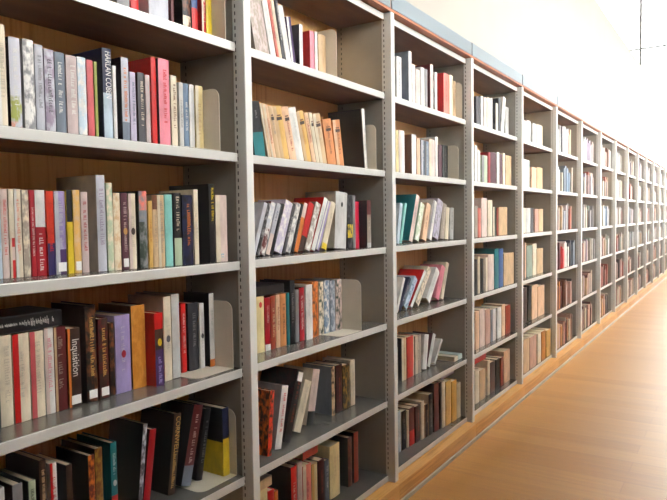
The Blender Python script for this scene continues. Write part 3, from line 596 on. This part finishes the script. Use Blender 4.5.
(2,6,2.5689,0.0,0.0761,0.0268,0.2525,0.1662,0.0,'black','thin black book',{}),
(2,6,2.5986,0.0,0.0736,0.0393,0.251,0.1662,0.0,'cream','cream paperback',{}),
(2,6,2.6427,0.0,0.0702,0.0705,0.2414,0.1642,0.0,'gold','golden yellow book',{}),
(2,6,2.7137,0.0,0.0653,0.0672,0.2274,0.1547,0.0,'yellow2','deeper yellow book',{}),
(2,6,2.7827,0.0,0.0646,0.0549,0.199,0.1353,0.0,'cream','cream paper cover book',{}),
(3,1,3.165,0.0,0.0855,0.0635,0.1866,0.1269,0.0,'dgrey','dark grey book',{}),
(3,1,3.2396,0.0,0.0855,0.0428,0.1981,0.1347,0.0,'white','slim white book',{'c': 'dgrey'}),
(3,1,3.2967,0.0,0.0855,0.0493,0.2007,0.1365,0.0,'pinkcream','pinkish cream book',{}),
(3,1,3.3534,0.0,0.0855,0.0542,0.2094,0.1424,0.0,'cream','cream book',{}),
(3,1,3.4172,0.0,0.0855,0.0368,0.2128,0.1447,0.0,'white','thin white book',{}),
(3,1,3.5201,0.0,0.0855,0.0424,0.1962,0.1334,0.0,'cream','short cream book',{'c': 'dgrey'}),
(3,1,3.5742,0.0,0.0855,0.0393,0.2366,0.1609,0.0,'charcoal','charcoal book',{}),
(3,1,3.6213,0.011,0.0855,0.0532,0.2571,0.1662,0.2075,'white','white leaning book',{}),
(3,1,3.716,0.0,0.0855,0.0728,0.2005,0.1364,0.0,'lgrey','small pale grey book',{}),
(3,2,3.0718,0.0,0.0627,0.0403,0.2171,0.1476,0.0,'white','tall white book',{}),
(3,2,3.1188,0.0,0.0627,0.0479,0.1916,0.1303,0.0,'lgrey','light grey book',{'vs': 'white'}),
(3,2,3.1947,0.0,0.0627,0.0953,0.1677,0.114,0.0,'palegreen','silvery green book',{'vs': 'grey'}),
(3,2,3.3118,0.0,0.0627,0.0357,0.1952,0.1328,0.0,'crimson','crimson book',{}),
(3,2,3.3546,0.0,0.0627,0.1022,0.1987,0.1351,0.0,'plum','dark plum book',{}),
(3,2,3.4742,0.0,0.0627,0.0481,0.2083,0.1416,0.0,'white','white book',{}),
(3,2,3.5301,0.0,0.0627,0.0532,0.1998,0.1359,0.0,'plum','narrow plum book',{}),
(3,2,3.5937,0.0,0.0627,0.0423,0.2113,0.1437,0.0,'cream','narrow cream book',{}),
(3,2,3.6482,0.0,0.0627,0.1263,0.2024,0.1376,0.0,'tan','tan book',{}),
(3,3,3.1251,0.0,0.0855,0.0545,0.1903,0.1294,0.0,'taupe','grey book',{}),
(3,3,3.1904,0.0,0.0855,0.0423,0.1786,0.1215,0.0,'salmon','coral book',{}),
(3,3,3.2468,0.0,0.0855,0.0969,0.2408,0.1637,0.0,'pinkcream','tall pinkish cream book',{}),
(3,3,3.3621,0.0,0.0855,0.0867,0.2304,0.1567,0.0,'cream','tall cream book',{}),
(3,3,3.4616,0.0,0.0855,0.0669,0.1868,0.127,0.0,'dgreen','grey green book',{'vs': 'cream'}),
(3,3,3.539,0.0,0.0855,0.0311,0.1808,0.123,0.0,'brick','thin rust book',{}),
(3,3,3.5817,0.0,0.0855,0.1749,0.1877,0.1277,0.0,'tan','wide tan book',{}),
(3,4,3.0198,0.0,0.0475,0.0531,0.2063,0.1403,0.0,'black','black book',{}),
(3,4,3.0801,0.0,0.0475,0.0311,0.2204,0.1499,0.0,'cream','slim cream book',{}),
(3,4,3.1177,0.0,0.0475,0.059,0.2062,0.1402,0.0,'black','second black book',{}),
(3,4,3.1878,0.0,0.0475,0.0591,0.208,0.1414,0.0,'cream','cream book',{'vs': 'taupe'}),
(3,4,3.2602,0.0,0.0475,0.1034,0.2222,0.1511,0.0,'pinkcream','pinkish cream book',{}),
(3,4,3.3827,0.0,0.0475,0.0759,0.2536,0.1662,0.0,'teal','teal book',{}),
(3,4,3.4673,0.0,0.0475,0.0806,0.2495,0.1662,0.0,'blue','deep blue book',{}),
(3,4,3.5633,0.0,0.0475,0.2149,0.2118,0.144,0.0,'tan','thick tan book',{}),
(3,5,3.095,0.0,0.0703,0.0614,0.2306,0.1568,0.0,'peach','peach book',{}),
(3,5,3.164,0.0,0.0703,0.095,0.2338,0.159,0.0,'pinkcream','pinkish cream book',{}),
(3,5,3.2679,0.0,0.0703,0.0938,0.2203,0.1498,0.0,'dusty','dusty rose book',{}),
(3,5,3.3727,0.0,0.0703,0.0962,0.2067,0.1405,0.0,'lgrey','pale grey blue book',{'vs': 'slate'}),
(3,5,3.4985,0.0,0.0703,0.0831,0.2035,0.1384,0.0,'white','white book with black top',{}),
(3,5,3.5909,0.0,0.0703,0.0675,0.2119,0.1441,0.0,'peach','tall peach book',{}),
(3,5,3.6695,0.0,0.0703,0.1065,0.1954,0.1329,0.0,'brick','red brown book',{}),
(3,6,3.0988,0.0,0.0741,0.0702,0.2046,0.1392,0.0,'cream','cream book',{}),
(3,6,3.1788,0.0,0.0741,0.0976,0.1877,0.1276,0.0,'tan','tan book',{}),
(3,6,3.3172,0.0,0.0741,0.0455,0.2224,0.1512,0.0,'cream','tall cream book',{}),
(3,6,3.3722,0.0,0.0741,0.0887,0.1985,0.135,0.0,'dmaroon','dark maroon book',{}),
(3,6,3.4882,0.0,0.0741,0.0669,0.195,0.1326,0.0,'black','black book',{}),
(3,6,3.5804,0.0,0.0741,0.0549,0.1903,0.1294,0.0,'brick','brown red book',{}),
(3,6,3.646,0.0,0.0741,0.1297,0.2187,0.1487,0.0,'peach','thick peach cream book',{}),
(4,1,4.1341,0.0,0.0855,0.0788,0.1617,0.11,0.0,'pinkcream','pinkish cream book',{}),
(4,1,4.2209,0.0,0.0855,0.0969,0.1724,0.1172,0.0,'white','white book',{}),
(4,1,4.3755,0.0,0.0855,0.1079,0.1686,0.1146,0.0,'lgrey','pale grey book',{}),
(4,1,4.4958,0.0,0.0855,0.1618,0.1751,0.119,0.0,'cream','wide cream book',{}),
(4,2,4.1298,0.0,0.0855,0.1606,0.2115,0.1438,0.0,'paleaqua','pale aqua white book',{'vs': 'white'}),
(4,2,4.3498,0.0,0.0855,0.1349,0.1665,0.1132,0.0,'peach','peach book',{}),
(4,2,4.4978,0.0,0.0855,0.1625,0.1754,0.1193,0.0,'tan','tan book',{}),
(4,3,4.1305,0.0,0.0855,0.0641,0.1846,0.1255,0.0,'cream','cream book',{}),
(4,3,4.2048,0.0,0.0855,0.1153,0.1851,0.1259,0.0,'lgrey','light grey book',{}),
(4,3,4.3322,0.0,0.0855,0.0717,0.1859,0.1264,0.0,'dgrey','dark grey book',{}),
(4,3,4.4345,0.0,0.0855,0.1109,0.1788,0.1216,0.0,'dusty','dusty rose book',{}),
(4,3,4.555,0.0,0.0855,0.1245,0.1794,0.122,0.0,'tan','tan book',{}),
(4,4,4.1414,0.0,0.0855,0.0621,0.261,0.1662,0.0,'peach','peach book',{'vs': 'dbrown'}),
(4,4,4.2188,0.0,0.0855,0.1483,0.2353,0.16,0.0,'sage','sage grey book',{}),
(4,4,4.3804,0.0,0.0855,0.1092,0.2436,0.1657,0.0,'cream','tall cream book',{}),
(4,4,4.5019,0.0,0.0855,0.1787,0.1991,0.1354,0.0,'tan','wide tan book',{}),
(4,5,4.1421,0.0,0.0855,0.0878,0.2701,0.1662,0.0,'dbrown','dark brown book',{}),
(4,5,4.2463,0.0113,0.0855,0.0771,0.2661,0.1662,0.1473,'black','black book',{}),
(4,5,4.3626,0.0,0.0855,0.1567,0.2634,0.1662,0.0,'peach','peach book',{}),
(4,5,4.5332,0.0,0.0855,0.1965,0.2388,0.1624,0.0,'peach','wider peach book',{}),
(4,6,3.9729,0.0,0.0361,0.1477,0.2488,0.1662,0.0,'tan','tan book',{}),
(4,6,4.1333,0.0,0.0361,0.1758,0.2363,0.1607,0.0,'dusty','dusty pink brown book',{}),
(4,6,4.3428,0.0,0.0361,0.0973,0.2322,0.1579,0.0,'cream','tall cream book',{}),
(4,6,4.4579,0.0,0.0361,0.1161,0.2292,0.1559,0.0,'ochre','ochre yellow book',{}),
(4,6,4.6023,0.0,0.0361,0.1282,0.2142,0.1457,0.0,'gold','golden brown book',{}),
]
# bay, row, y, front x, height, extras
BOOKENDS = [
(0, 1, 0.9166, -0.0444, 0.209, {}),
(0, 2, 0.8707, -0.0342, 0.1851, {}),
(0, 4, 0.9253, -0.0512, 0.209, {}),
(0, 5, 0.9363, -0.057, 0.209, {'flat': 1}),
(1, 1, 1.5438, -0.0499, 0.1901, {}),
(1, 2, 1.8583, -0.0561, 0.1967, {}),
(1, 4, 1.6798, -0.0342, 0.209, {}),
(1, 5, 1.7769, -0.133, 0.1731, {'foot': 1, 'flat': 1}),
(2, 1, 2.8361, -0.051, 0.209, {'dim': 1}),
(2, 2, 2.7448, -0.0366, 0.1855, {}),
]
# bay, row, y, length, height above shelf, thickness, setback, width, colour, look, extras
LYING = [
(0, 4, 0.21, 0.1826, 0.2091, 0.0391, 0.1187, 0.1425, 'black', 'black hardback with white script title', {'t': 'white'}),
(1, 4, 1.0906, 0.1867, 0.1962, 0.0326, 0.1187, 0.1425, 'black', 'black book lying flat on top', {}),
(1, 6, 1.0584, 0.1168, 0.2039, 0.0356, 0.1092, 0.1425, 'tan', 'tan book lying on the yellow one', {}),
(1, 6, 1.3624, 0.0991, 0.2262, 0.0355, 0.1092, 0.1425, 'redorange', 'red book lying flat', {}),
(2, 5, 2.7238, 0.0523, 0.0, 0.0266, 0.057, 0.19, 'cream', 'cream book lying flat', {}),
(2, 5, 2.7779, 0.0607, 0.0, 0.0285, 0.057, 0.19, 'paleaqua', 'pale aqua book lying flat', {}),
(2, 6, 2.658, 0.1882, 0.2414, 0.0352, 0.1092, 0.1425, 'lilac', 'lilac grey book lying flat', {}),
(3, 6, 3.1817, 0.1991, 0.2224, 0.0399, 0.1092, 0.1425, 'red', 'red book lying flat', {}),
]

def short(d):
    w = d.split()
    return ' '.join(w[:4]) if len(w) > 4 and w[3] in ('book', 'paperback', 'hardback') else ' '.join(w[:3])
by_shelf = {}
for B in BOOKS: by_shelf.setdefault((B[0], B[1]), []).append(B)
LABELS = {}
for key, L in by_shelf.items():
    ds = [B[10] for B in L]
    for j, B in enumerate(L):
        where = '%s of the %s' % (ROWN[B[1]], BAYN[B[0]])
        if ds.count(B[10]) == 1: lab = '%s on the %s' % (B[10], where)
        else: lab = '%s, %s from left, on the %s' % (B[10], ORD[j], where)
        LABELS[id(B)] = lab

for n, B in enumerate(BOOKS):
    bay, row, y, lift, s, T, H, D, lean, cols, desc, k = B
    kind = 'magazine' if 'magazine' in desc else ('booklet' if 'booklet' in desc else 'book')
    on_foot = any(E[0] == bay and E[1] == row and y + T > E[2] - .16 for E in BOOKENDS)
    root = empty(kind, (-s, y, zw(ZS[row]) + lift + (.0016 if on_foot else .0002)), (-lean, 0, 0))
    tag(root, LABELS[id(B)], kind, 'books on the %s shelf of the %s' % (ROWG[row], BAYN[bay]))
    mb, tc, bl = cover_mb(T, H, D, cols, k)
    cv = mb.build('cover', root)
    pages_mb(T, H, D, tc, bl).build('pages', root)
    if k.get('text'):
        size = min(T * .80, .024)
        me = text_mesh(k['text'], size, k.get('tc', 'white'))
        xs = [v.co.x for v in me.vertices]; length = max(xs) - min(xs)
        want = H * (.47 if k['text'] != 'HARLAN COBEN' else .50)
        me.transform(Matrix.Diagonal((want / length, 1.15, 1, 1)))
        o = bpy.data.objects.new('spine_title', me); COL.objects.link(o); o.parent = cv
        # reads downwards: text x -> -z, text y -> +y, face -> +x
        o.matrix_local = Matrix(((0, 0, 1, .0002), (0, 1, 0, T * .54), (-1, 0, 0, H * .97 - (.02 if 'Inq' in k['text'] else 0)), (0, 0, 0, 1)))
    big_c = max(parse(cols), key=lambda a: a[1] - a[0])
    tcol = k.get('t') or (AUTO.get(big_c[2]) if T > .008 and not k.get('text') and not k.get('busy') and n % 5 else None)
    if tcol and bay < 3:
        rr = random.Random(n * 7 + 1)
        rg = k.get('tr') or ((.25, .88) if k.get('t') else (big_c[0] + (big_c[1] - big_c[0]) * rr.uniform(.15, .45), big_c[0] + (big_c[1] - big_c[0]) * rr.uniform(.7, .92)))
        glyphs(T, H, rg, tcol, n).build('spine_title', cv)
    if k.get('L'):
        MB().box(-.0002, .0006, T * .12, T * .88, H * .035, H * .035 + .022, M_label).build('spine_label', cv)
    if k.get('LT'):
        MB().box(-.0002, .0006, T * .12, T * .88, H * .84, H * .97, M_label).build('spine_label', cv)
    if k.get('logo'):
        MB().box(-.0002, .0005, T * .2, T * .8, H * .74, H * .80, cmat('dbrown')).box(-.0002, .0005, T * .28, T * .72, H * .815, H * .84, cmat('brown')).build('spine_emblem', cv)
    if k.get('emblem'):
        mb = MB(); r_ = min(T * .28, .007); zc = H * k.get('ez', .5); m = cmat(k['emblem'])
        pts = [(.0006, T / 2 + r_ * math.cos(a * math.pi / 8), zc + 1.5 * r_ * math.sin(a * math.pi / 8)) for a in range(16)]
        mb.poly(pts, m); mb.poly([(-.0003, p[1], p[2]) for p in pts][::-1], m)
        for a in range(16):
            p, q = pts[a], pts[(a + 1) % 16]
            mb.poly([(-.0003, p[1], p[2]), (-.0003, q[1], q[2]), q, p], m)
        mb.build('spine_emblem', cv)

# books lying flat: spine towards the aisle, length along the shelf
for (bay, row, y, L_, h, th, s, wd_, col, desc, k) in LYING:
    root = empty('book', (-s, y, zw(ZS[row]) + h + .0022 + (th if False else 0)))
    tag(root, '%s on the %s of the %s' % (desc, ROWN[row] if h < .01 else ROWN[row] + ' books', BAYN[bay]), 'book', 'books on the %s shelf of the %s' % (ROWG[row], BAYN[bay]))
    tc = .002; cm = cmat(col)
    mb = MB().box(-wd_, 0, 0, L_, 0, tc, cm).box(-wd_, 0, 0, L_, th - tc, th, cm).box(-tc, 0, 0, L_, tc, th - tc, cm)
    cv = mb.build('cover', root, .0012)
    MB().box(-wd_ + .004, -tc - .0002, .003, L_ - .003, tc + .0002, th - tc - .0002, M_page).build('pages', root)
    if k.get('t'):                               # script title along the spine
        r = random.Random(8); g = MB(); m = cmat(k['t']); yy = L_ * .06
        while yy < L_ * .86:
            big_ = yy > L_ * .45
            w_ = r.uniform(.003, .006) * (1.3 if big_ else 1); hh = th * (r.uniform(.25, .5) if big_ else r.uniform(.12, .2))
            z0 = th * .5 - hh / 2
            g.box(-.0002, .0005, yy, yy + .0012, z0, z0 + hh, m)
            g.box(-.0002, .0005, yy, yy + w_ * .7, z0 + hh * .45, z0 + hh * .45 + .0012, m)
            g.box(-.0002, .0005, yy + w_ * .5, yy + w_ * .5 + .0011, z0 - hh * .1, z0 + hh * .6, m)
            yy += w_ * (1.9 if r.random() < .18 else 1.05)
        g.build('spine_title', cv)

# bookends: rounded upright plate and a foot under the last books
EL = {(0, 1): 'beside the yellow book', (0, 2): 'after the pale yellow cream book', (0, 4): 'after the tall thin white book', (0, 5): 'after the navy book with yellow base'}
for (bay, row, y, xf, h, k) in BOOKENDS:
    root = empty('bookend', (0, y, zw(ZS[row]) + .0002))
    tag(root, 'cream metal bookend plate holding the row on the %s of the %s' % (ROWN[row], BAYN[bay]), 'bookend', 'cream metal bookends')
    m = M_end; r_ = .028; xb = max(-DP + .03, xf - .15)
    prof = [(xb, 0), (xf, 0), (xf, h - r_)] + [(xf - r_ + r_ * math.cos(a * math.pi / 16), h - r_ + r_ * math.sin(a * math.pi / 16)) for a in range(1, 9)] + [(xb + r_ - r_ * math.sin(a * math.pi / 16), h - r_ + r_ * math.cos(a * math.pi / 16)) for a in range(0, 9)]
    pl = MB(); t_ = .0018
    pl.poly([(a, 0, b_) for a, b_ in prof], m); pl.poly([(a, t_, b_) for a, b_ in prof][::-1], m)
    for j in range(len(prof)):
        (a, b_), (c, d) = prof[j], prof[(j + 1) % len(prof)]
        pl.poly([(a, 0, b_), (a, t_, b_), (c, t_, d), (c, 0, d)], m)
    pl.build('plate', root)
    L_ = .155; x2 = max(xb, -DP + .03)
    fp = [(x2, 0), (x2, -L_), (xf - .03, -L_)] + [(xf - .03 + .03 * math.sin(a * math.pi / 16), -L_ + .03 - .03 * math.cos(a * math.pi / 16)) for a in range(1, 9)] + [(xf, 0)]
    ft = MB(); ft.poly([(a, b_, .0011) for a, b_ in fp][::-1], m); ft.poly([(a, b_, 0) for a, b_ in fp], m)
    for j in range(len(fp)):
        (a, b_), (c, d) = fp[j], fp[(j + 1) % len(fp)]
        ft.poly([(a, b_, 0), (c, d, 0), (c, d, .0011), (a, b_, .0011)], m)
    ft.build('foot', root)

# the far bays: several hundred small books, one object
mb = MB(); r = random.Random(21)
far_pal = ['beige', 'lgrey', 'tan', 'pinkgrey', 'taupe', 'dusty', 'taupe', 'beige', 'beige', 'silver', 'sage', 'slate', 'brick', 'brown', 'tan', 'grey', 'grey', 'mauve']
low_pal = ['beige', 'tan', 'dusty', 'dusty', 'brick', 'brown', 'ochre', 'maroon', 'beige', 'dbrown', 'pinkgrey', 'taupe']
hi_pal = ['lgrey', 'beige', 'grey', 'pinkgrey', 'mauve', 'taupe', 'silver', 'beige']
fixed = {(5, 1): ['lgrey', 'grey', 'lgrey', 'silver', 'tan', 'tan', 'beige'], (5, 2): ['lgrey', 'beige', 'slate', 'steel', 'steel', 'beige', 'lgrey'], (5, 4): ['maroon', 'red', 'pinkcream', 'white', 'charcoal', 'navy', 'slate'], (7, 3): ['beige', 'steel', 'lgrey'], (6, 1): ['lgrey', 'mauve', 'pinkgrey'], (7, 1): ['lgrey', 'lgrey', 'dusty', 'brown', 'lgrey'], (7, 5): ['brick', 'brown', 'brick', 'brown']}
for bay in range(5, NB):
    for row in range(1, 7):
        y = bay * W + PW + .006; end = bay * W + W * r.uniform(.72, .93)
        seq = fixed.get((bay, row)); j = 0
        while y < end:
            T = r.uniform(.016, .042); H = r.uniform(.165, .235); D = H * .66; x = -r.uniform(.037, .06)
            if seq:
                c = seq[min(len(seq) - 1, max(0, int((y / W - bay - .25) / .65 * len(seq))))]
            else: c = r.choice(low_pal if row >= 5 else hi_pal if row == 1 else far_pal)
            j += 1
            z = zw(ZS[row]) + .0002; cm = cmat(c); tc = .002
            mb.box(x - D, x - tc, y, y + tc, z, z + H, cm).box(x - D, x - tc, y + T - tc, y + T, z, z + H, cm).box(x - tc, x, y, y + T, z, z + H, cm)
            mb.box(x - D + .003, x - tc - .0001, y + tc, y + T - tc, z + .002, z + H - .003, M_page)
            y += T + .0006 + (r.uniform(.02, .06) if r.random() < .06 else 0)
tag(mb.build('books'), 'small pale and brown books filling the distant bays of the row', 'books', kind='stuff')
